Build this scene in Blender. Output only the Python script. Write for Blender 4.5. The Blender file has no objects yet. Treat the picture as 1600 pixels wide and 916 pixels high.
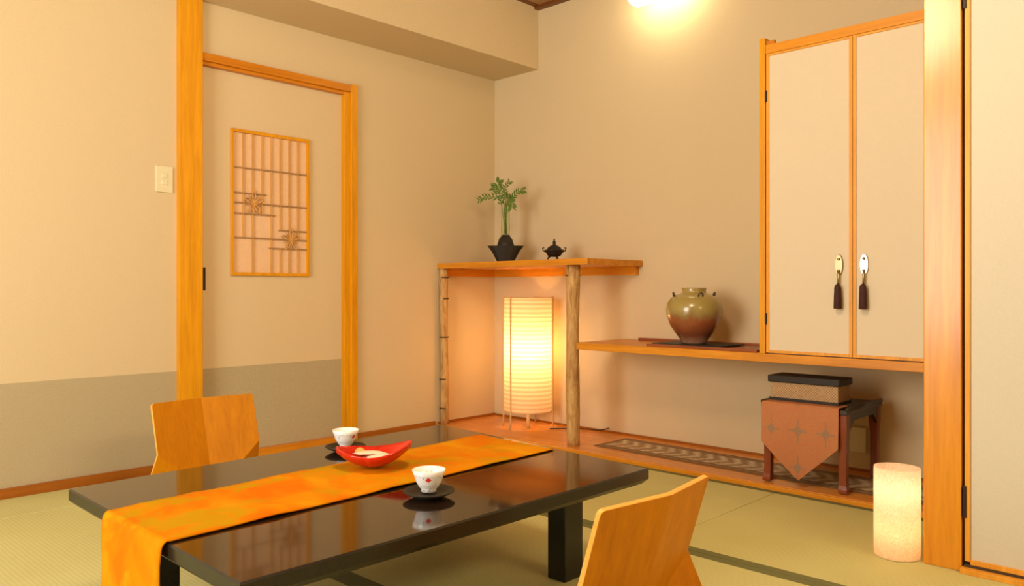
import bpy, bmesh, math, random
from mathutils import Vector, Matrix
random.seed(7)
S = bpy.context.scene
COL = S.collection
PI = math.pi

# ------------------------------------------------------------ camera, world, lights, exposure
cam = bpy.data.cameras.new('camera'); camo = bpy.data.objects.new('camera', cam); COL.objects.link(camo)
cam.sensor_width = 36.0; cam.lens = 27.736; cam.shift_y = -4.0/1600; cam.clip_start = 0.05
camo.location = (3.7211, -3.7271, 0.85)
camo.rotation_euler = (PI/2, 0, math.radians(43.70))
S.camera = camo

w = bpy.data.worlds.new('world'); S.world = w; w.use_nodes = True
w.node_tree.nodes['Background'].inputs[0].default_value = (1.0, 0.9, 0.75, 1)
w.node_tree.nodes['Background'].inputs[1].default_value = 0.15

def area(name, loc, rot, sx, sy, power, col):
    l = bpy.data.lights.new(name, 'AREA'); l.shape = 'RECTANGLE'; l.size = sx; l.size_y = sy
    l.energy = power; l.color = col
    o = bpy.data.objects.new(name, l); COL.objects.link(o); o.location = loc; o.rotation_euler = rot
    return o
# daylight through the window in the wall behind the camera
area('window_daylight', (1.60, -5.12, 1.35), (PI/2, 0, 0), 1.5, 1.75, 73, (1.0, 0.96, 0.88))
# added warm fill from the right, brightens the left wall near the corner
area('side_fill_light', (5.32, -2.1, 2.1), (PI/2, 0, PI/2), 1.8, .5, 34, (1.0, 0.80, 0.50))
# the room's ceiling lamp
_pl = bpy.data.lights.new('pendant_light', 'POINT'); _pl.energy = 50; _pl.color = (1.0, 0.82, 0.58); _pl.shadow_soft_size = .22
_po = bpy.data.objects.new('pendant_light', _pl); COL.objects.link(_po); _po.location = (2.5, -2.5, 2.15)

S.view_settings.view_transform = 'Standard'; S.view_settings.look = 'None'
S.view_settings.exposure = 0.42; S.view_settings.gamma = 1.0
S.view_settings.use_curve_mapping = False

# ------------------------------------------------------------ helpers
def srgb(r, g, b):
    f = lambda c: (c/255/12.92) if c/255 <= .04045 else ((c/255+.055)/1.055)**2.4
    return (f(r), f(g), f(b), 1)

class Nodes:
    def __init__(s, name):
        s.m = bpy.data.materials.new(name); s.m.use_nodes = True
        s.t = s.m.node_tree; s.p = s.t.nodes['Principled BSDF']
    def n(s, typ, **kw):
        nd = s.t.nodes.new(typ)
        for k, v in kw.items(): setattr(nd, k, v)
        return nd
    def link(s, a, b): s.t.links.new(a, b)
    def coords(s, scale=(1, 1, 1), kind='Object'):
        c = s.n('ShaderNodeTexCoord'); mp = s.n('ShaderNodeMapping'); mp.inputs['Scale'].default_value = scale
        s.link(c.outputs[kind], mp.inputs['Vector']); return mp.outputs['Vector']
    def noise(s, vec, scale, detail=4, rough=.55, dist=0):
        n = s.n('ShaderNodeTexNoise'); n.inputs['Scale'].default_value = scale; n.inputs['Detail'].default_value = detail
        n.inputs['Roughness'].default_value = rough; n.inputs['Distortion'].default_value = dist
        s.link(vec, n.inputs['Vector']); return n.outputs['Fac']
    def ramp(s, fac, stops):
        r = s.n('ShaderNodeValToRGB'); e = r.color_ramp.elements
        while len(e) < len(stops): e.new(.5)
        for i, (p, c) in enumerate(stops): e[i].position = p; e[i].color = c
        s.link(fac, r.inputs['Fac']); return r.outputs['Color']
    def mix(s, fac, a, b):
        m = s.n('ShaderNodeMix', data_type='RGBA')
        if isinstance(fac, (int, float)): m.inputs['Factor'].default_value = fac
        else: s.link(fac, m.inputs['Factor'])
        for i, v in (('A', a), ('B', b)):
            sock = [q for q in m.inputs if q.name == i and q.type == 'RGBA'][0]
            if isinstance(v, (tuple, list)): sock.default_value = v
            else: s.link(v, sock)
        return [q for q in m.outputs if q.type == 'RGBA'][0]
    def math(s, op, a, b=None):
        m = s.n('ShaderNodeMath', operation=op)
        for i, v in enumerate((a, b)):
            if v is None: continue
            if isinstance(v, (int, float)): m.inputs[i].default_value = v
            else: s.link(v, m.inputs[i])
        return m.outputs[0]
    def bump(s, h, strength=.2, dist=.001):
        b = s.n('ShaderNodeBump'); b.inputs['Strength'].default_value = strength; b.inputs['Distance'].default_value = dist
        s.link(h, b.inputs['Height']); s.link(b.outputs[0], s.p.inputs['Normal'])
    def base(s, c):
        if isinstance(c, (tuple, list)): s.p.inputs['Base Color'].default_value = c
        else: s.link(c, s.p.inputs['Base Color'])
    def set(s, **kw):
        for k, v in kw.items(): s.p.inputs[k.replace('_', ' ')].default_value = v

def plain(name, c, rough=.5, metal=0, spec=.5, coat=0):
    N = Nodes(name); v = N.coords()
    n = N.noise(v, 60, 3)
    d = tuple(x*.86 for x in c[:3]) + (1,)
    N.base(N.mix(n, d, c)); N.set(Roughness=rough, Metallic=metal, Specular_IOR_Level=spec, Coat_Weight=coat)
    return N.m

def wood(name, dark, light, axis='z', rough=.38, scale=1.0, spec=.3):
    N = Nodes(name)
    st = {'x': (.9, 14, 14), 'y': (14, .9, 14), 'z': (14, 14, .9)}[axis]
    v = N.coords(tuple(q*scale for q in st))
    a = N.noise(v, 2.2, 6, .6, .6); b = N.noise(v, 9, 4, .6, .2)
    f = N.math('ADD', N.math('MULTIPLY', a, .7), N.math('MULTIPLY', b, .3))
    N.base(N.ramp(f, [(.33, dark), (.62, light)]))
    N.set(Roughness=rough, Specular_IOR_Level=spec); N.bump(b, .06, .001)
    return N.m

def wallcloth(name, c, k=.9):
    N = Nodes(name); v = N.coords()
    a = N.noise(v, 260, 3, .7); b = N.noise(N.coords((300, 300, 90)), 1, 2)
    c2 = tuple(x*k for x in c[:3]) + (1,)
    N.base(N.mix(N.ramp(a, [(.35, (0, 0, 0, 1)), (.65, (1, 1, 1, 1))]), c2, c))
    N.set(Roughness=.9, Specular_IOR_Level=.15); N.bump(N.math('ADD', a, b), .22, .0012)
    return N.m

M = {}
M['wall'] = wallcloth('wall_cloth', (.665, .54, .335, 1))
M['dado'] = wallcloth('dado_cloth', (.47, .395, .245, 1), .84)
M['door_cloth'] = wallcloth('door_cloth', (.67, .535, .33, 1), .94)
M['panel_cloth'] = wallcloth('panel_cloth', (.72, .63, .46, 1), .95)
M['end_panel_cloth'] = wallcloth('end_panel_cloth', (.62, .585, .48, 1), .95)
M['wood_z'] = wood('hinoki_upright', (.58, .235, .002, 1), (.76, .345, .006, 1), 'z')
M['wood_x'] = wood('hinoki_along_x', (.58, .205, .006, 1), (.74, .31, .016, 1), 'x')
M['wood_y'] = wood('hinoki_along_y', (.48, .155, .004, 1), (.64, .24, .010, 1), 'y')
M['base_wood'] = wood('baseboard_wood', (.26, .075, .006, 1), (.36, .115, .010, 1), 'y')
M['crown_wood'] = wood('crown_wood', (.11, .032, .008, 1), (.2, .065, .014, 1), 'x')
M['pillar_wood'] = wood('pillar_wood', (.50, .175, .002, 1), (.72, .30, .006, 1), 'z', .3, .8, .4)
_pp = M['pillar_wood'].node_tree.nodes['Principled BSDF']; _pp.inputs['Coat Weight'].default_value = .35; _pp.inputs['Coat Roughness'].default_value = .18
M['shelf_wood'] = wood('shelf_wood', (.50, .18, .008, 1), (.70, .29, .022, 1), 'x', .35)
M['frame_wood'] = wood('cabinet_frame_wood', (.62, .25, .012, 1), (.80, .38, .04, 1), 'z', .4)
M['alcove_floor'] = wood('alcove_floor_wood', (.60, .22, .035, 1), (.74, .30, .05, 1), 'x', .22)
M['ply'] = wood('chair_plywood', (.44, .15, .001, 1), (.57, .215, .002, 1), 'z', .42, .7, .15)
M['ply_edge'] = wood('chair_plywood_edge', (.75, .36, .06, 1), (.85, .45, .09, 1), 'y', .35, 1.5)
M['ceil_wood'] = wood('ceiling_boards', (.30, .16, .07, 1), (.42, .24, .11, 1), 'x', .6)
M['dark'] = plain('dark_iron', (.018, .013, .009, 1), .5, spec=.3)
M['groove'] = plain('dark_groove', (.06, .035, .015, 1), .8)
M['white_trim'] = plain('ivory_plastic', (.76, .70, .46, 1), .4)
M['kumiko'] = wood('kumiko_wood', (.50, .25, .06, 1), (.66, .35, .10, 1), 'z', .6)
M['kumiko_dark'] = wood('kumiko_crossbar_wood', (.28, .15, .06, 1), (.40, .22, .09, 1), 'y', .6)
M['lattice_paper'] = plain('lattice_paper', (.82, .55, .33, 1), .9, spec=.1)
M['silver'] = plain('silver', (.85, .85, .85, 1), .18, 1)
M['brass'] = plain('aged_brass', (.38, .30, .16, 1), .3, 1)
M['tassel'] = plain('tassel_thread', (.055, .014, .010, 1), .8)

# black lacquer
N = Nodes('black_lacquer'); v = N.coords((3, 18, 3))
N.base(N.mix(N.noise(v, 3, 4), (.009, .006, .004, 1), (.026, .013, .006, 1)))
N.set(Roughness=.08, Specular_IOR_Level=.62, Coat_Weight=.22, Coat_Roughness=.03); M['lacquer'] = N.m
N = Nodes('black_lacquer_satin'); v = N.coords()
N.base(N.mix(N.noise(v, 30, 4), (.010, .010, .007, 1), (.02, .018, .012, 1)))
N.set(Roughness=.25, Specular_IOR_Level=.42); M['lacquer_side'] = N.m

# tatami rush, ribs along x / along y
def tatami(name, ribs):
    N = Nodes(name)
    c = N.n('ShaderNodeTexCoord'); sp = N.n('ShaderNodeSeparateXYZ'); N.link(c.outputs['Object'], sp.inputs[0])
    s = N.math('SINE', N.math('MULTIPLY', sp.outputs[ribs], 2*PI/.0135))
    s = N.math('ADD', N.math('MULTIPLY', s, .5), .5)
    fine = N.noise(N.coords((40, 900, 40) if ribs == 'Y' else (900, 40, 40)), 1, 3, .7)
    big = N.noise(N.coords(), 2.3, 3)
    f = N.math('ADD', N.math('MULTIPLY', s, .18), N.math('ADD', N.math('MULTIPLY', fine, .45), N.math('MULTIPLY', big, .4)))
    N.base(N.ramp(f, [(.25, (.45, .43, .165, 1)), (.8, (.605, .59, .26, 1))]))
    N.set(Roughness=.62, Specular_IOR_Level=.35); N.bump(N.math('ADD', s, fine), .25, .0008)
    return N.m
M['tatami_x'] = tatami('tatami_ribs_x', 'Y')
M['tatami_y'] = tatami('tatami_ribs_y', 'X')
N = Nodes('tatami_border_cloth'); N.base(N.mix(N.noise(N.coords(), 500, 2), (.11, .115, .035, 1), (.17, .175, .06, 1)))
N.set(Roughness=.85); M['heri'] = N.m
M['seam'] = plain('tatami_seam_shadow', (.12, .11, .05, 1), .95)

# runner cloth
N = Nodes('runner_cloth'); a = N.noise(N.coords((4, 5, 4)), 1.6, 4, .55, .5); b = N.noise(N.coords((7, 5, 7)), 1.3, 4, .6, .6)
c1 = N.ramp(a, [(.34, (.62, .145, .0, 1)), (.5, (.61, .20, .0, 1)), (.70, (.64, .28, .003, 1))])
c2 = N.mix(N.ramp(b, [(.50, (0, 0, 0, 1)), (.62, (.85, .85, .85, 1))]), c1, (.44, .26, .002, 1))
N.base(c2); N.set(Roughness=.8, Specular_IOR_Level=.06); N.bump(N.noise(N.coords(), 700, 2), .3, .0006); M['runner'] = N.m

# bark logs
N = Nodes('bark_log'); a = N.noise(N.coords((45, 45, 9)), 1, 6, .7, .6); b = N.noise(N.coords((60, 60, 8)), 1, 3)
N.base(N.ramp(a, [(.28, (.20, .085, .018, 1)), (.45, (.46, .25, .07, 1)), (.72, (.66, .44, .17, 1))])); N.set(Roughness=.6)
N.bump(N.math('ADD', a, b), .6, .004); M['bark'] = N.m
M['node'] = plain('log_node', (.09, .045, .015, 1), .8)
M['cut'] = plain('cut_wood', (.72, .52, .27, 1), .6)

# washi paper lamp: real bulb inside translucent paper
def washi(name, kind, tint, lines):
    N = Nodes(name); t = N.t
    out = [n for n in t.nodes if n.type == 'OUTPUT_MATERIAL'][0]
    c = N.n('ShaderNodeTexCoord'); sp = N.n('ShaderNodeSeparateXYZ'); N.link(c.outputs['Object'], sp.inputs[0])
    fib = N.noise(N.coords((130, 130, 130) if not lines else (30, 30, 120)), 1, 5, .75, 1.2)
    if lines:
        s = N.math('ADD', N.math('MULTIPLY', N.math('SINE', N.math('MULTIPLY', sp.outputs['Z'], 2*PI/.026)), .5), .5)
        f = N.math('ADD', N.math('MULTIPLY', s, .45), N.math('MULTIPLY', fib, .55))
    else: f = fib
    col = N.ramp(f, [(.35, (tint[0]*.85, tint[1]*.74, tint[2]*.6, 1)), (.62, tint)])
    d = N.n('ShaderNodeBsdfDiffuse'); tr = N.n('ShaderNodeBsdfTranslucent'); tp = N.n('ShaderNodeBsdfTransparent')
    N.link(col, d.inputs[0]); N.link(col, tr.inputs[0]); N.link(col, tp.inputs[0])
    m1 = N.n('ShaderNodeMixShader'); m1.inputs[0].default_value = .6; N.link(d.outputs[0], m1.inputs[1]); N.link(tr.outputs[0], m1.inputs[2])
    m2 = N.n('ShaderNodeMixShader'); m2.inputs[0].default_value = .12; N.link(m1.outputs[0], m2.inputs[1]); N.link(tp.outputs[0], m2.inputs[2])
    N.link(m2.outputs[0], out.inputs['Surface']); return N.m
M['washi'] = washi('washi_paper', 0, (.98, .90, .72, 1), True)
M['washi_small'] = washi('mulberry_paper', 0, (.97, .82, .62, 1), False)
M['bamboo'] = plain('pale_bamboo', (.72, .50, .20, 1), .5)
N = Nodes('tube_diffuser'); N.set(Roughness=.5); N.base((.9, .85, .7, 1)); N.set(Emission_Color=(1.0, .86, .55, 1), Emission_Strength=8); M['tube'] = N.m

# glazed jar
N = Nodes('ash_glaze'); c = N.n('ShaderNodeTexCoord'); sp = N.n('ShaderNodeSeparateXYZ'); N.link(c.outputs['Object'], sp.inputs[0])
n1 = N.noise(N.coords((14, 14, 8)), 1, 5, .7, .8)
z = N.math('ADD', N.math('MULTIPLY', sp.outputs['Z'], 3.3), N.math('MULTIPLY', N.math('SUBTRACT', n1, .5), .35))
cc = N.ramp(z, [(.04, (.36, .20, .12, 1)), (.16, (.19, .06, .025, 1)), (.42, (.27, .085, .03, 1)), (.52, (.26, .17, .06, 1)), (.64, (.33, .26, .075, 1)), (.95, (.34, .25, .07, 1))])
N.base(cc); N.set(Roughness=.22, Specular_IOR_Level=.6, Coat_Weight=.3); N.bump(n1, .2, .003); M['jar'] = N.m
M['jar_inside'] = plain('jar_inside', (.08, .05, .02, 1), .6)
M['mahogany'] = wood('red_mahogany', (.15, .035, .012, 1), (.25, .065, .02, 1), 'z', .3)
M['mahogany_x'] = wood('red_mahogany_x', (.20, .05, .015, 1), (.34, .10, .03, 1), 'x', .35)
M['charcoal'] = plain('charcoal_glaze', (.022, .017, .010, 1), .5, spec=.3)
M['stand_dark'] = plain('stand_dark_side', (.035, .024, .014, 1), .35, spec=.4)
M['red_lacquer'] = plain('red_lacquer', (.60, .022, .008, 1), .16, spec=.6)
M['red_under'] = plain('red_lacquer_under', (.42, .03, .01, 1), .3)
M['wrapper'] = plain('sweet_wrapper', (.86, .72, .55, 1), .5)
M['sweet'] = plain('orange_sweet', (.85, .42, .10, 1), .6)
M['green'] = plain('fern_leaf', (.13, .22, .03, 1), .6)
M['stem'] = plain('stem_green', (.30, .38, .10, 1), .5)
N = Nodes('clear_glass'); N.set(Roughness=.02, IOR=1.12, Transmission_Weight=1); N.base((.93, .97, .88, 1)); M['glass'] = N.m
# basket weave box
N = Nodes('box_weave'); c = N.n('ShaderNodeTexCoord'); sp = N.n('ShaderNodeSeparateXYZ'); N.link(c.outputs['Object'], sp.inputs[0])
xy = N.math('ADD', sp.outputs['X'], sp.outputs['Y'])
chk = N.math('MULTIPLY', N.math('SINE', N.math('MULTIPLY', xy, 2*PI/.012)), N.math('SINE', N.math('MULTIPLY', sp.outputs['Z'], 2*PI/.012)))
f = N.math('ADD', N.math('MULTIPLY', chk, .5), N.math('MULTIPLY', N.noise(N.coords(), 90, 3), .8))
N.base(N.ramp(f, [(.0, (.26, .15, .065, 1)), (.9, (.52, .35, .17, 1))])); N.set(Roughness=.7); N.bump(chk, .5, .001); M['weave'] = N.m
# brocade with diamond motifs
N = Nodes('brocade'); c = N.n('ShaderNodeTexCoord'); sp = N.n('ShaderNodeSeparateXYZ'); N.link(c.outputs['Object'], sp.inputs[0])
def pp(s, per, off=0): return N.math('ABSOLUTE', N.math('SUBTRACT', N.math('FRACT', N.math('ADD', N.math('MULTIPLY', s, 1/per), off)), .5))
dx = pp(sp.outputs['X'], .118, .5); dz = pp(sp.outputs['Z'], .154, .188)
dd = N.math('ADD', dx, dz)
mot = N.math('ADD', N.math('LESS_THAN', dd, .17), N.math('MULTIPLY', N.math('LESS_THAN', N.math('MINIMUM', dx, dz), .02), N.math('LESS_THAN', dd, .34)))
thr = N.noise(N.coords(), 260, 3, .8)
mask = N.math('MULTIPLY', N.math('MINIMUM', mot, 1.0), N.math('GREATER_THAN', thr, .46))
bc = N.mix(N.ramp(thr, [(.4, (0, 0, 0, 1)), (.62, (1, 1, 1, 1))]), (.46, .135, .045, 1), (.42, .20, .075, 1))
N.base(N.mix(mask, bc, (.22, .17, .10, 1))); N.set(Roughness=.8); M['brocade'] = N.m
# woven mat
N = Nodes('mat_centre'); c = N.n('ShaderNodeTexCoord'); sp = N.n('ShaderNodeSeparateXYZ'); N.link(c.outputs['Object'], sp.inputs[0])
zz = N.math('SINE', N.math('ADD', N.math('MULTIPLY', sp.outputs['X'], 2*PI/.075), N.math('MULTIPLY', N.math('ABSOLUTE', sp.outputs['Y']), 55)))
f = N.math('ADD', N.math('MULTIPLY', zz, .2), N.noise(N.coords((50, 50, 50)), 1, 4, .7))
N.base(N.ramp(f, [(.3, (.30, .19, .09, 1)), (.55, (.46, .35, .20, 1)), (.8, (.66, .57, .38, 1))])); N.set(Roughness=.85); M['mat_centre'] = N.m
M['mat_border'] = plain('mat_border', (.22, .12, .04, 1), .9)
M['mat_line'] = plain('mat_line', (.34, .19, .07, 1), .9)
# porcelain with painted marks
N = Nodes('porcelain'); c = N.n('ShaderNodeTexCoord'); sp = N.n('ShaderNodeSeparateXYZ'); N.link(c.outputs['Object'], sp.inputs[0])
X, Y_, Z_ = sp.outputs
# red mark on the local +x face
rm = N.math('MULTIPLY', N.math('GREATER_THAN', X, 0.01), N.math('LESS_THAN', N.math('ADD', N.math('MULTIPLY', N.math('ABSOLUTE', Y_), .8), N.math('ABSOLUTE', N.math('SUBTRACT', Z_, .035))), .0068))
ring = N.math('LESS_THAN', N.math('ABSOLUTE', N.math('SUBTRACT', Z_, .0415)), .0011)
ring2 = N.math('LESS_THAN', N.math('ABSOLUTE', N.math('SUBTRACT', Z_, .0185)), .0012)
dots = N.math('GREATER_THAN', N.noise(N.coords((260, 260, 60)), 1, 2), .52)
gm = N.math('MULTIPLY', N.math('ADD', ring, ring2), dots)
fl = N.math('MULTIPLY', N.math('GREATER_THAN', N.noise(N.coords((90, 90, 90)), 1, 2), .66), N.math('LESS_THAN', Z_, .04))
base = N.mix(N.math('MINIMUM', N.math('ADD', gm, fl), 1.0), (.88, .87, .84, 1), (.48, .50, .50, 1))
N.base(N.mix(rm, base, (.75, .05, .03, 1))); N.set(Roughness=.15, Coat_Weight=.3); M['porcelain'] = N.m

# ---- mesh helpers
def box_bm(bm, a, b, bevel=0.0):
    x0, y0, z0 = a; x1, y1, z1 = b
    if bevel:
        t = bmesh.new()
        bmesh.ops.create_cube(t, size=1, matrix=Matrix.Translation(((x0+x1)/2, (y0+y1)/2, (z0+z1)/2)) @ Matrix.Diagonal((abs(x1-x0), abs(y1-y0), abs(z1-z0), 1)))
        bmesh.ops.bevel(t, geom=t.edges[:], offset=min(bevel, .45*min(abs(x1-x0), abs(y1-y0), abs(z1-z0))), segments=2, profile=.5, affect='EDGES')
        me = bpy.data.meshes.new('tmp'); t.to_mesh(me); t.free(); bm.from_mesh(me); bpy.data.meshes.remove(me)
    else:
        bmesh.ops.create_cube(bm, size=1, matrix=Matrix.Translation(((x0+x1)/2, (y0+y1)/2, (z0+z1)/2)) @ Matrix.Diagonal((abs(x1-x0), abs(y1-y0), abs(z1-z0), 1)))
    return bm
def lathe(bm, prof, seg=32, centre=(0, 0, 0), jitter=None):
    rings = []
    for r, z in prof:
        if r < 1e-6: rings.append([bm.verts.new((centre[0], centre[1], centre[2]+z))])
        else:
            rings.append([bm.verts.new((centre[0]+r*math.cos(2*PI*i/seg), centre[1]+r*math.sin(2*PI*i/seg), centre[2]+z)) for i in range(seg)])
    for A, B in zip(rings, rings[1:]):
        for i in range(seg):
            j = (i+1) % seg
            if len(A) == 1 and len(B) == 1: continue
            if len(A) == 1: bm.faces.new((A[0], B[j], B[i]))
            elif len(B) == 1: bm.faces.new((A[i], A[j], B[0]))
            else: bm.faces.new((A[i], A[j], B[j], B[i]))
    return bm
def tube_bm(bm, pts, rad, seg=8):
    pts = [Vector(p) for p in pts]; rs = rad if isinstance(rad, (list, tuple)) else [rad]*len(pts)
    prev = None; rings = []
    for i, p in enumerate(pts):
        d = (pts[min(i+1, len(pts)-1)] - pts[max(i-1, 0)]).normalized()
        u = d.cross(Vector((0, 0, 1))) if abs(d.z) < .95 else d.cross(Vector((1, 0, 0)))
        u.normalize(); v = d.cross(u)
        if prev is not None and u.dot(prev) < 0: u = -u; v = -v
        prev = u
        rings.append([bm.verts.new(p + rs[i]*(math.cos(2*PI*k/seg)*u + math.sin(2*PI*k/seg)*v)) for k in range(seg)])
    for A, B in zip(rings, rings[1:]):
        for k in range(seg): bm.faces.new((A[k], A[(k+1) % seg], B[(k+1) % seg], B[k]))
    bm.faces.new(rings[0][::-1]); bm.faces.new(rings[-1]); return bm
def poly_prism(bm, pts, z0, z1):
    a = [bm.verts.new((x, y, z0)) for x, y in pts]; b = [bm.verts.new((x, y, z1)) for x, y in pts]
    n = len(pts); bm.faces.new(a[::-1]); bm.faces.new(b)
    for i in range(n): bm.faces.new((a[i], a[(i+1) % n], b[(i+1) % n], b[i]))
    return bm
def obj(name, bm, mat, parent=None, smooth=False, **props):
    bmesh.ops.recalc_face_normals(bm, faces=bm.faces[:])
    me = bpy.data.meshes.new(name); bm.to_mesh(me); bm.free()
    mats = mat if isinstance(mat, (list, tuple)) else [mat]
    for m in mats: me.materials.append(m)
    if smooth:
        for p in me.polygons: p.use_smooth = True
    o = bpy.data.objects.new(name, me); COL.objects.link(o)
    if parent: o.parent = parent
    for k, v in props.items(): o[k] = v
    return o
def B(name, a, b, mat, parent=None, bevel=0.0, **props):
    return obj(name, box_bm(bmesh.new(), a, b, bevel), mat, parent, **props)
def L(name, prof, mat, parent=None, seg=32, centre=(0, 0, 0), **props):
    return obj(name, lathe(bmesh.new(), prof, seg, centre), mat, parent, True, **props)
def T(name, pts, rad, mat, parent=None, seg=8, **props):
    return obj(name, tube_bm(bmesh.new(), pts, rad, seg), mat, parent, True, **props)
def thing(name, label, cat, loc=(0, 0, 0), rz=0, group=None, kind=None):
    o = bpy.data.objects.new(name, None); COL.objects.link(o); o.empty_display_size = .1
    o.location = loc; o.rotation_euler = (0, 0, rz); o['label'] = label; o['category'] = cat
    if group: o['group'] = group
    if kind: o['kind'] = kind
    return o
def struct(name, label, cat='structure', loc=(0, 0, 0)):
    return thing(name, label, cat, loc, kind='structure')
def sB(name, a, b, mat, label, cat, bevel=0.0):
    return B(name, a, b, mat, None, bevel, kind='structure', label=label, category=cat)
def dup(root, loc, rz=0, label=None):
    r = root.copy(); COL.objects.link(r); r.location = loc; r.rotation_euler = (0, 0, rz)
    if label: r['label'] = label
    for ch in list(root.children):
        c = ch.copy(); COL.objects.link(c); c.parent = r
        for g in ch.children:
            d = g.copy(); COL.objects.link(d); d.parent = c
    return r

CEIL = 2.64
# ------------------------------------------------------------ floor of tatami mats
fl = struct('floor', 'tatami floor of pale green rush mats with dark green borders', 'floor')
B('subfloor', (-.05, -5.3, -.12), (5.5, .05, -.03), M['groove'], fl)
def mat_piece(x0, x1, y0, y1):
    """one mat: long side along x, cloth borders on both long sides"""
    g = .0015
    bm = box_bm(bmesh.new(), (x0+g, y0+.034, -.03), (x1-g, y1-.034, 0), .003)
    t = obj('tatami_mat', bm, M['tatami_x'], fl)
    B('mat_border', (x0+g, y0+g, -.03), (x1-g, y0+.036, .0008), M['heri'], t, .001)
    B('mat_border', (x0+g, y1-.036, -.03), (x1-g, y1-g, .0008), M['heri'], t, .001)
rows = [(-.541, -1.459, (.32, 2.23, 4.14)), (-1.459, -2.377, (.32, 1.28, 3.19, 5.1)), (-2.377, -3.295, (.32, 2.23, 4.14)),
        (-3.295, -4.213, (.32, 1.28, 3.19, 5.1)), (-4.213, -5.131, (.32, 2.23, 4.14))]
for y1, y0, xs in rows:
    yy = y1 - .0; a = [0.002] + list(xs) + [5.398]
    for xa, xb in zip(a, a[1:]):
        if xb-xa > .05: mat_piece(xa, xb, y0, y1)
B('floor_edge', (0, -5.2, -.03), (5.4, -5.131, 0), M['wood_x'], fl)
sB('alcove_floor', (0, -.527, -.06), (2.95, 0, .02), M['alcove_floor'], 'low polished orange-brown board floor of the alcove along the back wall', 'platform', .002)
sB('trim_1', (0.0, -.541, -.03), (2.95, -.527, .018), M['wood_x'], 'thin light wooden lip along the front edge of the alcove floor', 'trim', .002)

# ------------------------------------------------------------ walls, ceiling
wl = struct('wall_left', 'beige cloth wall on the left with a grey dado band', 'wall')
def wl_part(name, y0, y1, z0, z1, mat): B(name, (-.12, y0, z0), (0, y1, z1), mat, wl)
wl_part('wall_panel', -5.2, -2.10, .469, CEIL, M['wall'])
wl_part('dado_band', -5.2, -2.10, 0, .469, M['dado'])
wl_part('wall_panel', -2.10, -1.18, 1.975, CEIL, M['wall'])
wl_part('wall_panel', -1.18, 0.0, 0, CEIL, M['wall'])
sB('wall_back', (-.12, 0, -.1), (5.4, .12, CEIL), M['wall'], 'beige cloth wall at the back of the alcove', 'wall')
sB('wall_alcove', (2.955, -1.0, 0), (3.05, 0, CEIL), M['wall'], 'side wall of the alcove behind the wide pillar', 'wall')
sB('wall_rear', (-.12, -5.32, 0), (5.52, -5.2, CEIL), M['wall'], 'wall behind the camera', 'wall')
wr = sB('wall_side', (5.4, -5.2, 0), (5.52, 0, CEIL), M['wall'], 'wall at the right of the room, out of view', 'wall')
sB('wall_right', (4.05, -1.1, 0), (5.4, -.98, CEIL), M['wall'], 'beige wall beyond the right-hand door', 'wall')
sB('wall_header', (3.05, -1.06, 2.12), (4.05, -.98, CEIL), M['wall'], 'beige wall above the right-hand door', 'wall')
sB('soffit', (0, -5.2, 2.249), (.39, 0, CEIL), M['wall'], 'beige boxed-in beam running along the top of the left wall', 'beam')
ce = struct('ceiling', 'dark board ceiling', 'ceiling')
for i in range(12):
    B('ceiling_board', (-.1, -5.3+i*.45+.003, CEIL), (5.5, -5.3+(i+1)*.45-.003, CEIL+.03), M['ceil_wood'], ce)
B('ceiling_backing', (-.1, -5.3, CEIL+.02), (5.5, .1, CEIL+.08), M['crown_wood'], ce)
ct = struct('trim_2', 'dark brown crown moulding around the ceiling', 'trim')
B('crown_board', (.39, -5.2, CEIL-.004), (.43, -.04, CEIL+.0), M['crown_wood'], ct)
B('crown_board', (.39, -.04, CEIL-.018), (2.95, 0, CEIL+.0), M['crown_wood'], ct)
bl = struct('baseboard_left', 'brown wooden baseboard along the foot of the left wall', 'baseboard')
B('board', (0, -5.2, 0), (.014, -2.13, .042), M['base_wood'], bl, .001)
B('board', (0, -1.116, 0), (.014, -.53, .042), M['base_wood'], bl, .001)
sB('baseboard_alcove_left', (0, -.5, .02), (.008, 0, .034), M['base_wood'], 'thin brown bead along the left wall inside the alcove', 'baseboard')
sB('baseboard_back', (.008, -.010, .02), (2.95, 0, .032), M['base_wood'], 'thin dark bead along the foot of the back wall', 'baseboard')

# ------------------------------------------------------------ unseen windows: rear one for daylight, right one added for the side fill
for nm, horiz in (('window_1', True), ('added_window', False)):
    wn = struct(nm, 'paper window behind the camera' if horiz else 'added window at the right for the side fill light, out of view', 'window')
    for k in range(5):
        if horiz: B('window_frame', (.65+k*.4-.015, -5.2, .42), (.65+k*.4+.015, -5.175, 2.28), M['wood_z'], wn)
        else: B('window_frame', (5.375, -3.0+k*.45-.015, 1.8), (5.4, -3.0+k*.45+.015, 2.4), M['wood_z'], wn)

# ------------------------------------------------------------ pillars
sB('trim_3', (-.02, -2.127, 0), (.03, -2.012, CEIL-.39), M['wood_z'], 'tall square wooden post left of the sliding door', 'pillar', .003)
sB('trim_4', (2.95, -1.066, 0), (3.056, -.96, CEIL), M['pillar_wood'], 'wide glossy wooden pillar at the right end of the alcove', 'pillar', .003)

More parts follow.
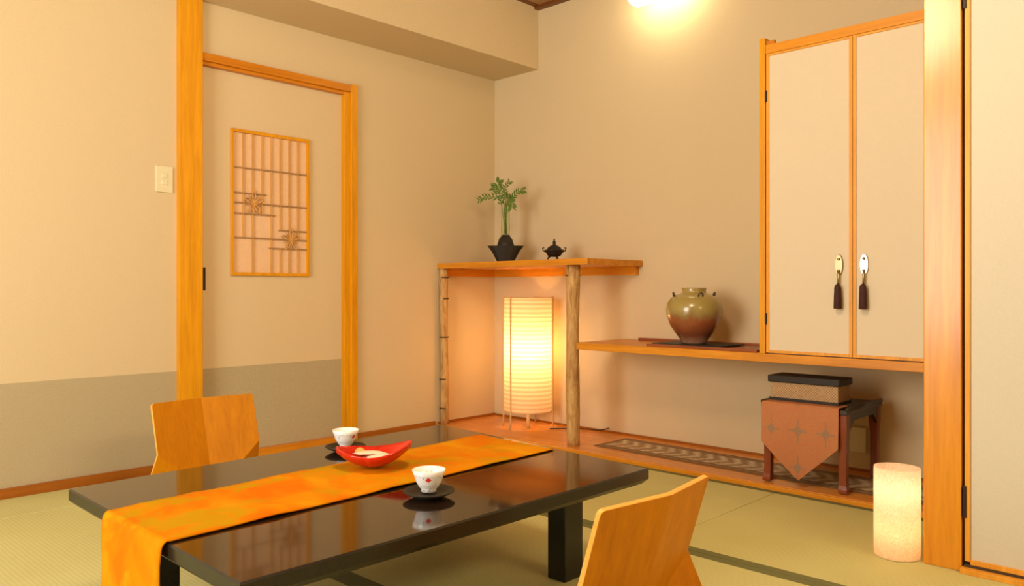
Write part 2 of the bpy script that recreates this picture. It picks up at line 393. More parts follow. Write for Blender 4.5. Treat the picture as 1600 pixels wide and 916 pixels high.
# ------------------------------------------------------------ sliding door in the left wall
d1 = struct('door_1', 'cloth-covered sliding door with a small wooden lattice window in the left wall', 'door')
B('head', (-.05, -2.012, 1.961), (.022, -1.135, 1.999), M['wood_y'], d1, .002)
B('head_rail', (-.05, -2.012, 1.945), (.004, -1.14, 1.961), M['wood_y'], d1, .001)
B('jamb', (-.05, -1.156, 0), (.024, -1.116, 2.006), M['wood_z'], d1, .002)
B('jamb_stop', (-.05, -1.190, 0), (.006, -1.156, 1.961), M['wood_z'], d1, .001)
B('sill', (-.05, -2.012, 0), (.014, -1.19, .04), M['wood_y'], d1, .001)
PX = -.028
B('door_panel', (PX-.03, -2.03, .467), (PX, -1.19, 1.96), M['door_cloth'], d1, label='beige cloth upper part of the door')
B('kick_panel', (PX-.03, -2.03, .03), (PX, -1.19, .467), M['dado'], d1, label='grey cloth band at the foot of the door')
B('pull_recess', (PX-.001, -1.992, .850), (PX+.003, -1.974, .963), M['dark'], d1, .001, label='dark iron finger pull')
lw = obj('lattice_window', box_bm(bmesh.new(), (PX, -1.83, .93), (PX+.0012, -1.40, 1.655), 0), M['lattice_paper'], d1, label='paper-backed window with fine wooden lattice')
y0, y1, z0, z1 = -1.847, -1.400, .925, 1.664
for a, b in (((y0, z0), (y0+.015, z1)), ((y1-.015, z0), (y1, z1)), ((y0+.015, z0), (y1-.015, z0+.016)), ((y0+.015, z1-.016), (y1-.015, z1))):
    B('lattice_frame', (PX, a[0], a[1]), (PX+.014, b[0], b[1]), M['wood_z'], lw, .001)
iy0, iy1, iz0, iz1 = y0+.015, y1-.015, z0+.016, z1-.016
U = lambda u: iy0+(iy1-iy0)*u
V = lambda v: iz1-(iz1-iz0)*v
for k, segs in enumerate([[(0, .75)], [(0, 1)], [(0, .577)], [(0, 1)], [(0, .683), (.818, 1)], [(0, 1)], [(0, .75), (.818, 1)]]):
    for s0, s1 in segs:
        B('slat', (PX+.002, U((k+1)/8)-.004, V(s1)), (PX+.009, U((k+1)/8)+.004, V(s0)), M['kumiko'], lw)
for v_, u0, u1 in ((.25, 0, 1), (.43, 0, .43), (.5, 0, 1), (.577, 0, .55), (.683, .6, 1), (.75, 0, 1), (.818, .47, 1)):
    B('crossbar', (PX+.004, U(u0), V(v_)-.003), (PX+.011, U(u1), V(v_)+.003), M['kumiko_dark'], lw)
for fu, fv in ((.26, .495), (.77, .75)):
    bm = bmesh.new()
    cx, cz = U(fu), V(fv)
    for k in range(5):
        a = k*2*PI/5 + PI/2
        for off in (-.28, .28):
            c_, s_ = math.cos(a+off), math.sin(a+off)
            tube_bm(bm, [(PX+.010, cx, cz), (PX+.011, cx+.034*c_, cz+.040*s_), (PX+.011, cx+.056*math.cos(a), cz+.064*math.sin(a))], .0034, 5)
    for k in range(5):
        a = k*2*PI/5 + PI/2 + PI/5
        tube_bm(bm, [(PX+.010, cx, cz), (PX+.010, cx+.045*math.cos(a), cz+.048*math.sin(a))], .002, 5)
    obj('leaf_ornament', bm, M['kumiko'], lw, label='star-leaf ornament of crossed slivers')

# switch
sw = thing('light_switch', 'ivory two-button light switch plate on the left wall beside the post', 'switch', (0, -2.186, 1.369))
B('plate', (0, -.040, -.061), (.007, .040, .061), M['white_trim'], sw, .003)
for dz in (-.016, .016): B('button', (.006, -.014, dz-.011), (.010, .014, dz+.011), M['white_trim'], sw, .002)

# ------------------------------------------------------------ hinged panel door at the far right
d2 = struct('door_2', 'plain cream door panel in a thin wooden frame right of the wide pillar', 'door')
B('frame_gap', (3.056, -1.045, .02), (3.062, -.99, 2.12), M['groove'], d2)
B('door_leaf', (3.078, -1.056, .034), (4.0, -1.02, 2.10), M['end_panel_cloth'], d2)
B('edge_strip', (3.064, -1.064, .034), (3.078, -1.018, 2.10), M['frame_wood'], d2, .001)
B('bottom_strip', (3.078, -1.060, .024), (4.0, -1.018, .040), M['frame_wood'], d2, .001)
B('sill', (3.056, -1.085, 0), (4.05, -.98, .016), M['frame_wood'], d2, .001)
B('sill_groove', (3.062, -1.062, .016), (4.0, -1.02, .024), M['groove'], d2)
B('jamb', (4.0, -1.07, 0), (4.05, -.98, 2.14), M['wood_z'], d2, .001)
B('head', (3.056, -1.07, 2.10), (4.05, -.98, 2.14), M['wood_x'], d2, .001)
for z_ in (.165, 1.70): B('hinge', (3.060, -1.070, z_), (3.069, -1.05, z_+.095), M['dark'], d2, .001)

# ------------------------------------------------------------ light tube high on the alcove wall
tl = thing('wall_lamp', 'glowing white tube lamp fixed high on the back wall above the alcove', 'lamp', (1.365, -.12, 2.478))
bm = bmesh.new(); tube_bm(bm, [(-.18, 0, 0), (-.17, 0, 0), (-.15, 0, 0), (.15, 0, 0), (.17, 0, 0), (.18, 0, 0)], [.03, .055, .068, .068, .055, .03], 24)
obj('diffuser', bm, M['tube'], tl, True)
B('bracket', (-.14, .03, .03), (.14, .12, .09), M['white_trim'], tl, .004)

# ------------------------------------------------------------ corner shelf on two log posts
cs = thing('corner_shelf', 'waist-high wooden corner shelf carried by two bark log posts in the alcove corner', 'shelf', (.59, -.25, .02))
ox, oy, oz = .59, -.25, .02
def rb(name, a, b, mat, **k): return B(name, (a[0]-ox, a[1]-oy, a[2]-oz), (b[0]-ox, b[1]-oy, b[2]-oz), mat, cs, **k)
rb('shelf_board', (.0, -.505, .985), (1.18, 0, 1.018), M['shelf_wood'], bevel=.002)
rb('ledger', (.02, -.035, .938), (1.155, 0, .985), M['wood_x'], bevel=.001)
rb('ledger', (.0, -.46, .938), (.03, -.035, .985), M['wood_y'], bevel=.001)
def log(x, y, r, z0, z1, nodes):
    n = 22; pts = []; rs = []
    for i in range(n+1):
        t = i/n; z_ = z0+(z1-z0)*t
        pts.append((x-ox+.003*math.sin(5*t+x*9), y-oy+.003*math.cos(4*t), z_-oz)); rs.append(r*(1+.05*math.sin(9*t+x*5)+random.uniform(-.03, .03)))
    p = T('post', pts, rs, M['bark'], cs, 16)
    for q, z_ in enumerate(nodes):
        T('node_ring', [(x-ox, y-oy, z_-.004-oz), (x-ox, y-oy, z_+.004-oz)], [r*1.09, r*1.09], M['node'], p, 16)
    return p
log(.030, -.475, .026, .02, .985, (.12, .30, .56, .80, .93))
log(1.035, -.443, .036, .02, .985, (.93,))

# long low shelf
ls = thing('long_shelf', 'long shallow wooden shelf along the back wall running under the cabinet', 'shelf', (2.0, -.225, .553))
bm = box_bm(bmesh.new(), (-.95, -.225, -.018), (.95, .225, .019), .002)
obj('board', bm, M['shelf_wood'], ls)

# ------------------------------------------------------------ wall cabinet
cb = thing('wall_cabinet', 'tall built-in cabinet with two cream cloth doors resting on the long shelf', 'cabinet', (2.53, -.215, .572))
cx_, cy_, cz_ = 2.53, -.215, .572
def cbx(name, a, b, mat, parent=cb, bevel=.001, **k): return B(name, (a[0]-cx_, a[1]-cy_, a[2]-cz_), (b[0]-cx_, b[1]-cy_, b[2]-cz_), mat, parent, bevel, **k)
cbx('carcass', (2.125, -.415, .572), (2.945, -.001, 1.915), M['wall'], bevel=0)
cbx('corner_post', (2.100, -.446, .572), (2.126, -.40, 1.963), M['wood_z'])
cbx('post_cap_block', (2.126, -.435, 1.93), (2.165, -.42, 1.95), M['wood_y'])
cbx('top_rail', (2.126, -.440, 1.893), (2.945, -.405, 1.932), M['wood_x'])
def cdoor(x0, x1):
    d = cbx('door', (x0+.010, -.434, .588), (x1-.010, -.418, 1.884), M['panel_cloth'], bevel=0)
    for a, b in (((x0, .576), (x0+.013, 1.892)), ((x1-.013, .576), (x1, 1.892))):
        cbx('stile', (a[0], -.439, a[1]), (b[0], -.417, b[1]), M['frame_wood'], d)
    for za, zb in ((.576, .588), (1.882, 1.892)): cbx('rail', (x0+.013, -.439, za), (x1-.013, -.417, zb), M['frame_wood'], d)
    return d
dL = cdoor(2.128, 2.500); dR = cdoor(2.502, 2.945)
for z_ in (.70, 1.68): cbx('hinge', (2.124, -.446, z_), (2.133, -.437, z_+.05), M['dark'], dL, .001)
def pull(x, mat, d, lab):
    bm = bmesh.new(); c = Vector((x-cx_, -.439-cy_, .955-cz_))
    pts = []
    for k in range(28):
        a = 2*PI*k/28; pts.append((.016*math.cos(a)*(1 if abs(math.sin(a)) < .95 else 1), .043*math.sin(a)))
    a0 = [bm.verts.new((c.x+p, c.y, c.z+q)) for p, q in pts]; a1 = [bm.verts.new((c.x+p*.9, c.y-.005, c.z+q*.95)) for p, q in pts]
    bm.faces.new(a0); bm.faces.new(a1[::-1])
    for k in range(28): bm.faces.new((a0[k], a0[(k+1) % 28], a1[(k+1) % 28], a1[k]))
    obj('pull_plate', bm, mat, d, False, label=lab)
    for z_ in (.024, -.024):
        bm = bmesh.new(); lathe(bm, [(0, -.006), (.006, -.004), (.007, 0), (.005, .005), (0, .006)], 10, (c.x, c.y-.008, c.z+z_)); obj('stud', bm, M['brass'], d, True)
    bm = bmesh.new(); tube_bm(bm, [(c.x, c.y-.010, c.z-.024), (c.x+.002, c.y-.012, c.z-.05), (c.x, c.y-.010, c.z-.085)], .0045, 6)
    obj('cord', bm, M['brass'], d, True)
    bm = bmesh.new(); lathe(bm, [(0, 0), (.006, -.001), (.012, -.010), (.0135, -.018), (.013, -.024), (.0145, -.05), (.016, -.100), (.014, -.103), (0, -.103)], 14, (c.x, c.y-.016, c.z-.078))
    obj('tassel', bm, M['tassel'], d, True, label='dark brown silk tassel')
pull(2.447, M['brass'], dL, 'dull brass oval pull plate'); pull(2.548, M['silver'], dR, 'shiny silver oval pull plate')

# ------------------------------------------------------------ paper floor lamp in the corner
pl = thing('paper_lamp', 'lit tall cylindrical paper lamp on bamboo legs under the corner shelf', 'lamp', (.462, -.172, .02))
R_ = .148
L('shade', [(R_, .095), (R_+.001, .20), (R_, .45), (R_+.001, .7), (R_, .785)], M['washi'], pl, 64)
base = math.radians(43.7)
for k, a in enumerate((-135+43.7, -17+43.7, 72+43.7, 172+43.7)):
    an = math.radians(a)
    x_, y_ = (R_+.004)*math.cos(an), (R_+.004)*math.sin(an)
    T('leg', [(x_*1.02, y_*1.02, 0), (x_, y_, .1), (x_, y_, .795)], .0055, M['bamboo'], pl, 6)
for z_ in (.10, .785):
    T('hoop', [(R_*.985*math.cos(2*PI*k/40), R_*.985*math.sin(2*PI*k/40), z_) for k in range(41)], .003, M['bamboo'], pl, 5)
T('socket_stem', [(-R_, 0, .11), (0, 0, .11), (0, 0, .37)], .006, M['bamboo'], pl, 6)
T('switch_block', [(.045, -.05, .0), (.045, -.05, .09)], .011, M['bamboo'], pl, 8)
L('bulb', [(0, .36), (.014, .365), (.015, .38), (.024, .39), (.026, .405), (.020, .42), (0, .428)], plain('bulb_glass', (.9, .9, .9, 1), .2), pl, 16)
def plight(name, loc, e, col, r):
    l = bpy.data.lights.new(name, 'POINT'); l.energy = e; l.color = col; l.shadow_soft_size = r
    o = bpy.data.objects.new(name, l); COL.objects.link(o); o.location = loc; return o
plight('paper_lamp_light', (.480, -.190, .02+.478), 5, (1.0, .56, .23), .04)
T('lamp_cord', [(.625, -.16, .024), (.66, -.12, .024), (.78, -.05, .028), (.90, -.03, .03), (.96, -.02, .05)], .003, M['dark'], None, 6,
  label='thin dark electric cord running from the paper lamp along the back wall', category='cord')

# ------------------------------------------------------------ small cylinder lamp
sl = thing('cylinder_lamp', 'short lit cylinder lamp of crinkled white paper on the mats beside the wide pillar', 'lamp', (2.868, -1.022-.03, 0))
L('shade', [(.067, .004), (.0685, .02), (.0685, .27), (.068, .285)], M['washi_small'], sl, 48)
L('base_disc', [(0, 0), (.060, 0), (.062, .006), (0, .008)], M['white_trim'], sl, 32)
L('inner_bulb', [(0, .03), (.012, .032), (.020, .045), (.018, .06), (0, .066)], plain('bulb_glass_small', (.9, .9, .9, 1), .2), sl, 14)
plight('cylinder_lamp_light', (2.868, -1.052, .09), .20, (1.0, .66, .34), .025)
plight('cylinder_lamp_light', (2.868, -1.052, .22), .27, (1.0, .84, .66), .025)

# ------------------------------------------------------------ glass vase in boat-shaped holder, with fern sprigs
vz = thing('flower_vase', 'glass tube vase with fern sprigs in a dark boat-shaped pot on the corner shelf', 'vase', (.344, -.25, 1.018))
bm = bmesh.new()
def ringrect(bm, hx, hy, z_, k=20, p=3.0):
    out = []
    for i in range(k):
        a = 2*PI*i/k; c, s = math.cos(a), math.sin(a)
        out.append(bm.verts.new((hx*math.copysign(abs(c)**(2/p), c), hy*math.copysign(abs(s)**(2/p), s), z_)))
    return out
prof = [(.050, .040, 0), (.064, .045, .03), (.085, .052, .07), (.112, .058, .105), (.100, .050, .104), (.06, .04, .085)]
rr = [ringrect(bm, a, b, c) for a, b, c in prof]
for A_, B_ in zip(rr, rr[1:]):
    for i in range(20): bm.faces.new((A_[i], A_[(i+1) % 20], B_[(i+1) % 20], B_[i]))
bm.faces.new(rr[0][::-1]); bm.faces.new(rr[-1])
pot = obj('pot', bm, M['charcoal'], vz, False); pot.rotation_euler = (0, 0, math.radians(43.7))
L('dome', [(.052, .085), (.051, .115), (.042, .145), (.028, .165), (.021, .172), (.0, .172)], M['charcoal'], vz, 24)
L('glass_tube', [(.0, .165), (.026, .168), (.027, .20), (.026, .37), (.027, .375), (.024, .37), (.024, .175), (0, .172)], M['glass'], vz, 24)
random.seed(3)
RT = Vector((.723, .691, 0)); FW = Vector((-.691, .723, 0)); UP = Vector((0, 0, 1))
def frond(pts2, n, leaf, depth):
    """stem with paired leaflets; pts2 given as (right, up) offsets"""
    P = [RT*a + UP*b + FW*depth*i for i, (a, b) in enumerate(pts2)]
    bm = bmesh.new(); tube_bm(bm, P, [.0022]*len(P), 5)
    segs = []
    for i in range(n):
        t = (i+.5)/n*(len(P)-1); k = min(int(t), len(P)-2); q = P[k].lerp(P[k+1], t-k); d = (P[k+1]-P[k]).normalized()
        if t < 1.2: continue
        for sd in (-1, 1):
            u = (RT*(-d.dot(UP)) + UP*d.dot(RT))*sd
            ln = leaf*random.uniform(.75, 1.15)
            tip = q + (d*.7+u*.7).normalized()*ln + FW*random.uniform(-.02, .02)
            mid = q.lerp(tip, .45); w_ = (d*.7-u*.7).normalized()*ln*.16
            up_ = FW*.004
            v_ = [bm.verts.new(x) for x in (q, mid+w_, tip, mid-w_, mid+up_)]
            for a, b in ((0, 1), (1, 2), (2, 3), (3, 0)): bm.faces.new((v_[a], v_[b], v_[4]))
    return obj('fern_sprig', bm, M['green'], vz, False)
frond([(0, .18), (-.02, .33), (-.035, .40), (-.085, .415), (-.13, .41), (-.17, .395)], 12, .034, .01)
frond([(0, .18), (-.01, .38), (-.03, .44), (-.045, .475), (-.035, .50)], 13, .040, -.01)
frond([(0, .18), (0, .38), (-.01, .43), (.0, .48), (.025, .51)], 11, .032, .015)
frond([(0, .18), (.01, .36), (.04, .40), (.08, .435), (.115, .44)], 13, .036, -.015)
frond([(0, .18), (.01, .38), (.02, .40), (.035, .37), (.04, .33)], 14, .045, -.02)
frond([(0, .18), (-.01, .36), (-.04, .43), (-.065, .46), (-.085, .47)], 11, .034, .01)
for k in range(4):
    T('stem', [(random.uniform(-.012, .012), random.uniform(-.012, .012), .176), (random.uniform(-.01, .01), random.uniform(-.01, .01), .42)], .003, M['stem'], vz, 5)

# censer
ic = thing('incense_burner', 'small dark footed incense burner with a pointed lid on the corner shelf', 'incense burner', (.737, -.25, 1.018))
ic.scale = (.78, .78, .86)
L('bowl', [(.0, .030), (.030, .031), (.052, .042), (.060, .058), (.064, .068), (.078, .074), (.074, .078), (.05, .078), (0, .075)], M['dark'], ic, 28)
L('lid', [(.056, .076), (.052, .090), (.036, .102), (.020, .110), (.010, .114), (.013, .124), (.011, .134), (.005, .142), (.007, .148), (0, .155)], M['dark'], ic, 24)
for k in range(3):
    a = k*2*PI/3 - .4; c, s = math.cos(a), math.sin(a)
    T('foot', [(.030*c, .030*s, .040), (.046*c, .046*s, .022), (.050*c, .050*s, .0)], [.010, .006, .0045], M['dark'], ic, 8)
for sg in (-1, 1):
    p = [Vector(RT*sg*r + UP*z_) for r, z_ in ((.060, .064), (.082, .072), (.088, .090), (.074, .092))]
    T('handle', p, .005, M['dark'], ic, 6)

# ------------------------------------------------------------ jar with tray and board on the long shelf
kb = thing('display_board', 'thin red-brown wooden display board lying on the long shelf beneath the jar plate', 'board', (1.63, -.24, .572))
B('board_rail', (-.42, .150, 0), (.44, .175, .016), M['mahogany_x'], kb, .002)
B('board_rail', (-.15, -.170, 0), (.44, -.148, .012), M['mahogany_x'], kb, .002)
B('board_end', (.40, -.148, 0), (.44, .150, .010), M['mahogany_x'], kb, .002)
B('board_panel', (-.15, -.148, .0), (.40, .150, .006), M['mahogany_x'], kb)
jp = thing('jar_plate', 'thin flat black square plate under the glazed jar', 'plate', (1.68, -.255, .5782), 0)
bm = bmesh.new(); poly_prism(bm, [(-.19, -.12), (.19, -.12), (.19, .12), (-.19, .12)], .003, .009)
obj('plate', bm, M['charcoal'], jp); B('foot_rim', (-.15, -.09, 0), (.15, .09, .003), M['charcoal'], jp)
jr = thing('glazed_jar', 'round stoneware jar glazed olive over red-brown with small shoulder lugs on the long shelf', 'jar', (1.665, -.265, .5875))
jr.scale = (.93, .93, .92)
L('body', [(0, 0), (.060, .0), (.066, .006), (.074, .022), (.100, .058), (.128, .100), (.145, .150), (.148, .185), (.142, .215), (.125, .243), (.100, .260),
           (.073, .268), (.064, .274), (.062, .285), (.066, .296), (.062, .300), (.056, .294), (.056, .270), (.09, .240), (0, .235)], M['jar'], jr, 56)
for k in range(4):
    a = math.radians(43.7+45*0+90*k + 5); c, s = math.cos(a), math.sin(a); t_ = Vector((-s, c, 0)); r_ = Vector((c, s, 0))
    p = [r_*.108+t_*-.013+UP*.254, r_*.112+t_*-.009+UP*.268, r_*.114+UP*.273, r_*.112+t_*.009+UP*.268, r_*.108+t_*.013+UP*.254]
    T('lug', p, .0045, M['jar_inside'], jr, 8)

# ------------------------------------------------------------ small display stand with brocade and box
st = thing('display_stand', 'low red-brown wooden stand with curved ends on the alcove floor under the cabinet', 'stand', (2.315, -.29, .0245))
w2, d2_ = .185, .20
sx, sy = w2, d2_
B('top_board', (-w2, -d2_, .318), (w2, d2_, .338), M['stand_dark'], st, .003)
for sg in (-1, 1):
    bm = bmesh.new(); tube_bm(bm, [(sg*(w2-.004), -d2_+.005, .342), (sg*(w2-.004), d2_-.005, .342)], .009, 10)
    obj('scroll_end', bm, M['stand_dark'], st, True)
B('apron', (-w2+.03, -d2_+.012, .275), (w2-.03, -d2_+.028, .318), M['mahogany'], st, .001)
B('apron', (-w2+.03, d2_-.028, .275), (w2-.03, d2_-.012, .318), M['mahogany'], st, .001)
for sg in (-1, 1):   # side aprons with arched lower edge
    bm = bmesh.new(); pts = [(-d2_+.04, .318)]
    for k in range(13):
        t = k/12; pts.append((-d2_+.04+t*(2*d2_-.08), .245+.045*min(1, math.sin(PI*t)*2.2)))
    pts.append((d2_-.04, .318))
    xa, xb = sg*(w2-.012)-.006, sg*(w2-.012)+.006
    a = [bm.verts.new((xa, y_, z_)) for y_, z_ in pts]; b = [bm.verts.new((xb, y_, z_)) for y_, z_ in pts]
    bm.faces.new(a); bm.faces.new(b[::-1])
    for k in range(len(pts)): bm.faces.new((a[k], b[k], b[(k+1) % len(pts)], a[(k+1) % len(pts)]))
    obj('apron', bm, M['stand_dark'], st)
for sx_ in (-1, 1):
    for sy_ in (-1, 1):
        bm = bmesh.new(); x_, y_ = sx_*(w2-.024), sy_*(d2_-.024)
        rings = []
        for (h, o, z_) in ((.019, 0, .318), (.019, 0, .26), (.015, 0, .20), (.0145, 0, .06), (.015, .001, .03), (.018, .003, .014), (.017, .003, 0)):
            cx2, cy2 = x_+sx_*o, y_+sy_*o
            rings.append([bm.verts.new((cx2+h*i, cy2+h*j, z_)) for i, j in ((-1, -1), (1, -1), (1, 1), (-1, 1))])
        for A_, B_ in zip(rings, rings[1:]):
            for k in range(4): bm.faces.new((A_[k], A_[(k+1) % 4], B_[(k+1) % 4], B_[k]))
        bm.faces.new(rings[0]); bm.faces.new(rings[-1][::-1])
        obj('leg', bm, M['mahogany'], st)
# brocade cloth hanging over the front
bm = bmesh.new()
xs = [-.162 + .33*k/12 for k in range(13)]
def low(x): return -.163-.152*(1-abs(x-.0)/.165)
top0 = [bm.verts.new((x, .10, .0045)) for x in xs]; top1 = [bm.verts.new((x, -.003, .0045)) for x in xs]; top2 = [bm.verts.new((x, -.009, -.002)) for x in xs]
rings = [top0, top1, top2]
for t in (.25, .5, .75, 1.0):
    rings.append([bm.verts.new((x, -.010-.004*t+.0025*math.sin(x*40+t*3), low(x)*t)) for x in xs])
for A_, B_ in zip(rings, rings[1:]):
    for k in range(12): bm.faces.new((A_[k], A_[k+1], B_[k+1], B_[k]))
bc_ = obj('brocade_cloth', bm, M['brocade'], None, False, label='orange-red brocade cloth with grey motifs hanging to a point over the front of the stand', category='cloth')
bc_.location = (2.300, -.49, .3645)
md = bc_.modifiers.new('s', 'SOLIDIFY'); md.thickness = .002; md.offset = 1
# box
bx = thing('woven_box', 'long woven box with a black lid on top of the low stand', 'box', (2.292, -.37, .3715))
B('body', (-.148, -.062, 0), (.148, .068, .080), M['weave'], bx, .002)
bm = bmesh.new(); box_bm(bm, (-.157, -.070, .078), (.157, .076, .108), .004); obj('lid', bm, M['charcoal'], bx, label='dark charcoal lid')
B('base_trim', (-.152, -.066, 0), (.152, .072, .012), M['charcoal'], bx, .001)
# outlet
so = thing('wall_socket', 'beige socket plate low on the back wall behind the low stand', 'socket', (2.367, 0, .155))
B('plate', (-.036, -.008, -.058), (.036, 0, .058), M['white_trim'], so, .002); L('hole', [(0, 0), (.011, 0), (.011, .002), (0, .002)], M['dark'], so, 12).rotation_euler = (PI/2, 0, 0)
so.children[1].location = (0, -.008, .01)
# mat
mt = thing('woven_mat', 'long narrow patterned mat with brown borders lying on the alcove floor', 'mat', (2.03, -.26, .0205), math.radians(-1.5))
B('mat_body', (-.90, -.145, 0), (.88, .145, .003), M['mat_border'], mt)
for s_ in (-1, 1): B('border_line', (-.88, s_*.118-.006, .0026), (.86, s_*.118+.006, .0038), M['mat_line'], mt)
B('mat_centre', (-.87, -.085, .0026), (.86, .09, .0040), M['mat_centre'], mt, label='pale zigzag woven centre of the mat')

# ------------------------------------------------------------ low table
tb = thing('low_table', 'low black lacquered table with thick square legs in the middle of the room', 'table', (1.93, -2.40, 0))
TZ = .33
P = [(1.452, -3.035), (2.405, -3.049), (2.418, -1.786), (1.404, -1.700)]
P = [(x-1.93, y+2.40) for x, y in P]
def inset(P, d):
    cx = sum(p[0] for p in P)/4; cy = sum(p[1] for p in P)/4
    return [(x-math.copysign(d, x-cx), y-math.copysign(d, y-cy)) for x, y in P]
bm = bmesh.new()
layers = [(inset(P, .004), TZ), (P, TZ-.004), (P, TZ-.030), (inset(P, .014), TZ-.044)]
rings = [[bm.verts.new((x, y, z_)) for x, y in pp_] for pp_, z_ in layers]
ft = bm.faces.new(rings[0])
for A_, B_ in zip(rings, rings[1:]):
    for k in range(4): f_ = bm.faces.new((A_[k], A_[(k+1) % 4], B_[(k+1) % 4], B_[k])); f_.material_index = 1
f_ = bm.faces.new(rings[-1][::-1]); f_.material_index = 1
obj('tabletop', bm, [M['lacquer'], M['lacquer_side']], tb)
LX, LY = ((1.62, 2.218), (-2.87, -1.925))
lw_ = .052
for x_ in LX:
    for y_ in LY:
        x_l, y_l = x_-1.93, y_+2.40
        bm = bmesh.new(); box_bm(bm, (x_l-.034, y_l-.042, 0), (x_l+.034, y_l+.042, TZ-.044), .004)
        obj('leg', bm, M['lacquer_side'], tb)
for x_ in LX:    # side aprons with slanted ends
    for y_, sg in ((-2.82, 1), (-1.97, -1)):
        bm = bmesh.new(); x_l, y_l = x_-1.93, y_+2.40
        pts = [(y_l, TZ-.044), (y_l+sg*.16, TZ-.044), (y_l+sg*.135, TZ-.070), (y_l, TZ-.070)]
        a = [bm.verts.new((x_l-.02, p, q)) for p, q in pts]; b = [bm.verts.new((x_l+.045, p, q)) for p, q in pts]
        bm.faces.new(a); bm.faces.new(b[::-1])
        for k in range(4): bm.faces.new((a[k], b[k], b[(k+1) % 4], a[(k+1) % 4]))
        obj('bracket', bm, M['lacquer_side'], tb)

# runner
bm = bmesh.new()
NW = 16
def rpt(s):
    """centreline path: s metres from the near fold; negative = hanging part. returns (y, z, left x, right x)"""
    if s < -.03: return (-3.058-.006*math.sin(-s*9), TZ+.006-.02-(-s-.03), 1.764, 2.090)
    if s < 0:
        a = (-s/.03)*PI/2
        return (-3.040-.018*math.sin(a), TZ+.006-.02*(1-math.cos(a)), 1.764, 2.090)
    y_ = -3.040+s; t = (y_+3.04)/1.29
    return (y_, TZ+.0045, 1.764+(1.694-1.764)*t, 2.092+(2.047-2.092)*t)
ss = [-.29, -.24, -.19, -.14, -.10, -.06] + [-.03+.03*k/5 for k in range(6)] + [.02+k*.045 for k in range(28)]
rings = []
for s in ss:
    y_, z_, xl, xr = rpt(s); row = []
    for k in range(NW+1):
        u = k/NW; x_ = xl+(xr-xl)*u
        dz = 0; dy = 0
        if s > .03: dz = .0022*max(0, math.sin(s*17+u*4))*abs(u-.5)*2 + (.006*math.exp(-((s-.21-u*.05)/.012)**2)) + .004*math.exp(-((s-.13+u*.08)/.010)**2)*(1 if u < .5 else .2)
        if s < -.03: dy = .006*math.sin(u*7+s*12)*min(1, (-s-.03)*8)
        row.append(bm.verts.new((x_-1.93, y_-dy+2.40, z_+dz)))
    rings.append(row)
# far end drapes over the edge
y_end = -3.04+ss[-1]
for dy, dz in ((.035, 0), (.052, -.006), (.060, -.025), (.062, -.08), (.062, -.16)):
    rings.append([bm.verts.new((1.694+(2.047-1.694)*k/NW-1.93, y_end+dy+2.40-(.02*k/NW), TZ+.0045+dz)) for k in range(NW+1)])
for A_, B_ in zip(rings, rings[1:]):
    for k in range(NW): bm.faces.new((A_[k], A_[k+1], B_[k+1], B_[k]))
rn = obj('table_runner', bm, M['runner'], None, True, label='bright orange mottled cloth runner hanging over the near edge of the low black table', category='runner')
rn.location = (1.93, -2.40, 0)
md = rn.modifiers.new('s', 'SOLIDIFY'); md.thickness = .003; md.offset = 0

# cups and saucers
cup = thing('teacup', 'white porcelain teacup with a small red mark, on the near dark saucer', 'cup', (2.199, -2.437, TZ+.0155), math.radians(-42), 'porcelain teacups on the low table')
L('cup_body', [(0, .002), (.017, .002), (.018, 0), (.0195, 0), (.0190, .006), (.025, .012), (.033, .026), (.038, .042), (.0425, .0545), (.0415, .055), (.0365, .042), (.031, .027), (.022, .012), (0, .010)], M['porcelain'], cup, 48)
sc = thing('saucer', 'dark wooden saucer under the teacup on the right side of the low table', 'saucer', (2.199, -2.437, TZ+.0002), 0, 'dark saucers under the teacups')
L('saucer_body', [(0, .0), (.034, .0), (.036, .004), (.050, .008), (.0655, .0165), (.064, .0185), (.045, .012), (0, .0115)], M['charcoal'], sc, 48)
for (n_, src, loc, rz, lab) in (('c', cup, (1.570, -2.255, TZ+.0155), math.radians(10), 'white porcelain teacup behind the red dish, on the far side of the low table'),
                                ('s', sc, (1.570, -2.255, TZ+.0002), 0, 'dark wooden saucer behind the red dish on the far side of the low table')):
    dup(src, loc, rz, lab)

# red boat dish
rd = thing('red_dish', 'glossy red lacquered boat-shaped dish with raised pointed ends on the orange runner', 'dish', (1.850, -2.352, TZ+.0095), math.radians(43.7))
bm = bmesh.new(); NU, NV = 28, 14; grid = []
for i in range(NU+1):
    u = -1+2*i/NU; row = []
    for j in range(NV+1):
        v_ = -1+2*j/NV
        hw = .078*max(0, 1-abs(u)**(2.2 if u < 0 else 3.4))**.8 + (.003 if u < 0 else .016)
        x_ = .108*u*(1+(.0 if u < 0 else .03*v_*v_))
        y_ = hw*v_
        rise = .040*abs(u)**2.0*(1.0 if u < 0 else 1.35)
        z_ = .001 + rise + .040*abs(v_)**2.4*(1-.60*abs(u)**2)
        row.append(bm.verts.new((x_, y_, z_)))
    grid.append(row)
for i in range(NU):
    for j in range(NV): bm.faces.new((grid[i][j], grid[i+1][j], grid[i+1][j+1], grid[i][j+1]))
dish = obj('dish_body', bm, [M['red_lacquer'], M['red_under']], rd, True)
md = dish.modifiers.new('s', 'SOLIDIFY'); md.thickness = .004; md.offset = -1; md.material_offset = 0
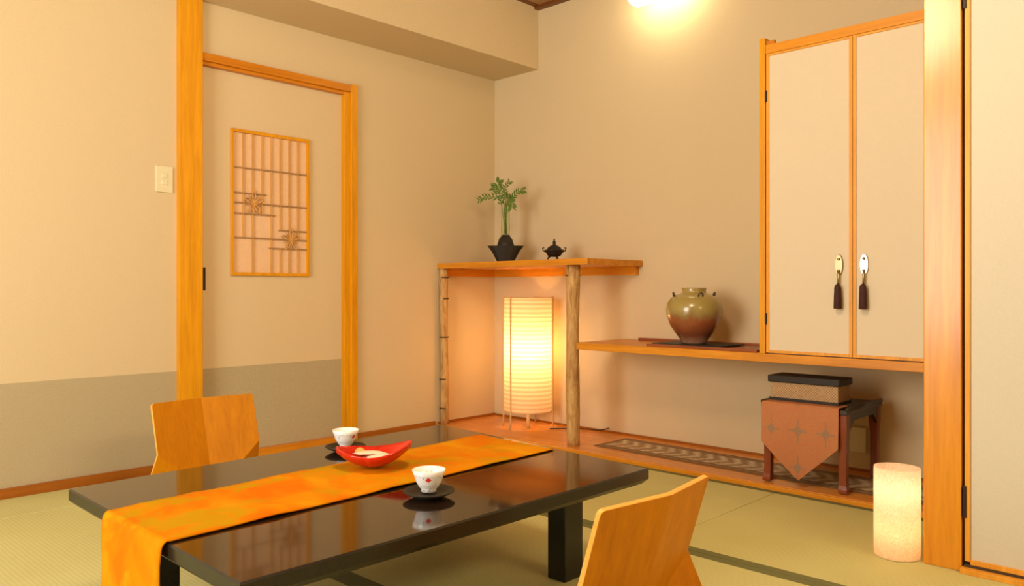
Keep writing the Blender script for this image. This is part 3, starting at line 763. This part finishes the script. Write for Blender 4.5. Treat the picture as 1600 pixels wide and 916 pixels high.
def wrapped(loc, rz, tilt, lab):
    o = thing('wrapped_sweet', lab, 'sweet', loc, rz, 'wrapped sweets in the red dish')
    bm = bmesh.new(); n = 10
    up_, dn = [], []
    for i in range(n+1):
        for j in range(n+1):
            x_, y_ = -.046+.092*i/n, -.028+.056*j/n
            e = (1-abs(2*i/n-1)**3)*(1-abs(2*j/n-1)**3)
            up_.append(bm.verts.new((x_, y_, .003+.008*e+random.uniform(0, .0008)))); dn.append(bm.verts.new((x_, y_, .002-.002*e)))
    q = n+1
    for i in range(n):
        for j in range(n):
            a = i*q+j
            bm.faces.new((up_[a], up_[a+q], up_[a+q+1], up_[a+1])); bm.faces.new((dn[a+1], dn[a+q+1], dn[a+q], dn[a]))
    for k in range(n):
        bm.faces.new((up_[k], up_[k+1], dn[k+1], dn[k])); bm.faces.new((up_[n*q+k+1], up_[n*q+k], dn[n*q+k], dn[n*q+k+1]))
        bm.faces.new((up_[(k+1)*q], up_[k*q], dn[k*q], dn[(k+1)*q])); bm.faces.new((up_[k*q+n], up_[(k+1)*q+n], dn[(k+1)*q+n], dn[k*q+n]))
    obj('wrapper', bm, M['wrapper'], o, True); o.rotation_euler = (tilt[0], tilt[1], rz); return o
wrapped((1.862, -2.345, TZ+.033), math.radians(43), (.05, -.05), 'flat white wrapped sweet lying foremost in the red dish')
wrapped((1.828, -2.345, TZ+.040), math.radians(75), (-.12, .08), 'white wrapped sweet tucked behind the foremost one in the red dish')
sg_ = thing('orange_sweet', 'small orange sweet standing at the back of the red dish', 'sweet', (1.80, -2.362, TZ+.036))
L('sweet_body', [(0, 0), (.014, .001), (.017, .008), (.013, .017), (.006, .022), (0, .023)], M['sweet'], sg_, 16)

# ------------------------------------------------------------ legless chairs
def chair(loc, rz, label):
    c = thing('legless_chair', label, 'chair', loc, rz, 'legless plywood chairs at the low table')
    Tl, Tc, Tr = Vector((-.300, .207, .42)), Vector((-.330, 0, .42)), Vector((-.300, -.207, .42))
    Wl, Wr = Vector((-.243, .207, .232)), Vector((-.243, -.207, .232))
    Bc = Vector((-.218, .0, .05)); Bl, Br = Vector((-.335, .240, .0)), Vector((-.335, -.240, .0))
    bm = bmesh.new()
    def corner(Tp, Wp):
        d1 = (Tc-Tp).normalized(); d2 = (Wp-Tp).normalized(); r = .014; out = []
        for k in range(5):
            t = k/4; out.append(Tp + d1*r*(1-t)**2 + d2*r*t**2)
        return out
    vTc, vBc = bm.verts.new(Tc), bm.verts.new(Bc)
    vWl, vWr, vBl, vBr = (bm.verts.new(p) for p in (Wl, Wr, Bl, Br))
    bm.faces.new([vTc] + [bm.verts.new(p) for p in corner(Tl, Wl)] + [vWl, vBc])
    bm.faces.new([vTc] + [bm.verts.new(p) for p in corner(Tr, Wr)] + [vWr, vBc])
    bm.faces.new((vWl, vBc, vBl)); bm.faces.new((vWr, vBr, vBc))
    bk = obj('back', bm, [M['ply'], M['ply_edge']], c, False)
    md = bk.modifiers.new('s', 'SOLIDIFY'); md.thickness = .013; md.offset = 1; md.material_offset_rim = 1; md.use_even_offset = False
    bv = bk.modifiers.new('b', 'BEVEL'); bv.width = .002; bv.segments = 2; bv.limit_method = 'ANGLE'
    bm = bmesh.new(); poly_prism(bm, [(-.20, -.17), (.105, -.205), (.12, -.18), (.12, .18), (.105, .205), (-.20, .17)], .022, .036)
    obj('seat', bm, M['ply'], c)
    B('skid', (-.14, -.16, 0), (-.11, .16, .022), M['ply_edge'], c, .002); B('skid', (.06, -.17, 0), (.09, .17, .022), M['ply_edge'], c, .002)
    return c
chair((2.468, -2.281, 0), PI, 'legless bent plywood chair in the foreground at the right end of the table')
chair((.958, -2.298, 0), 0, 'legless bent plywood chair beyond the table in front of the left wall')
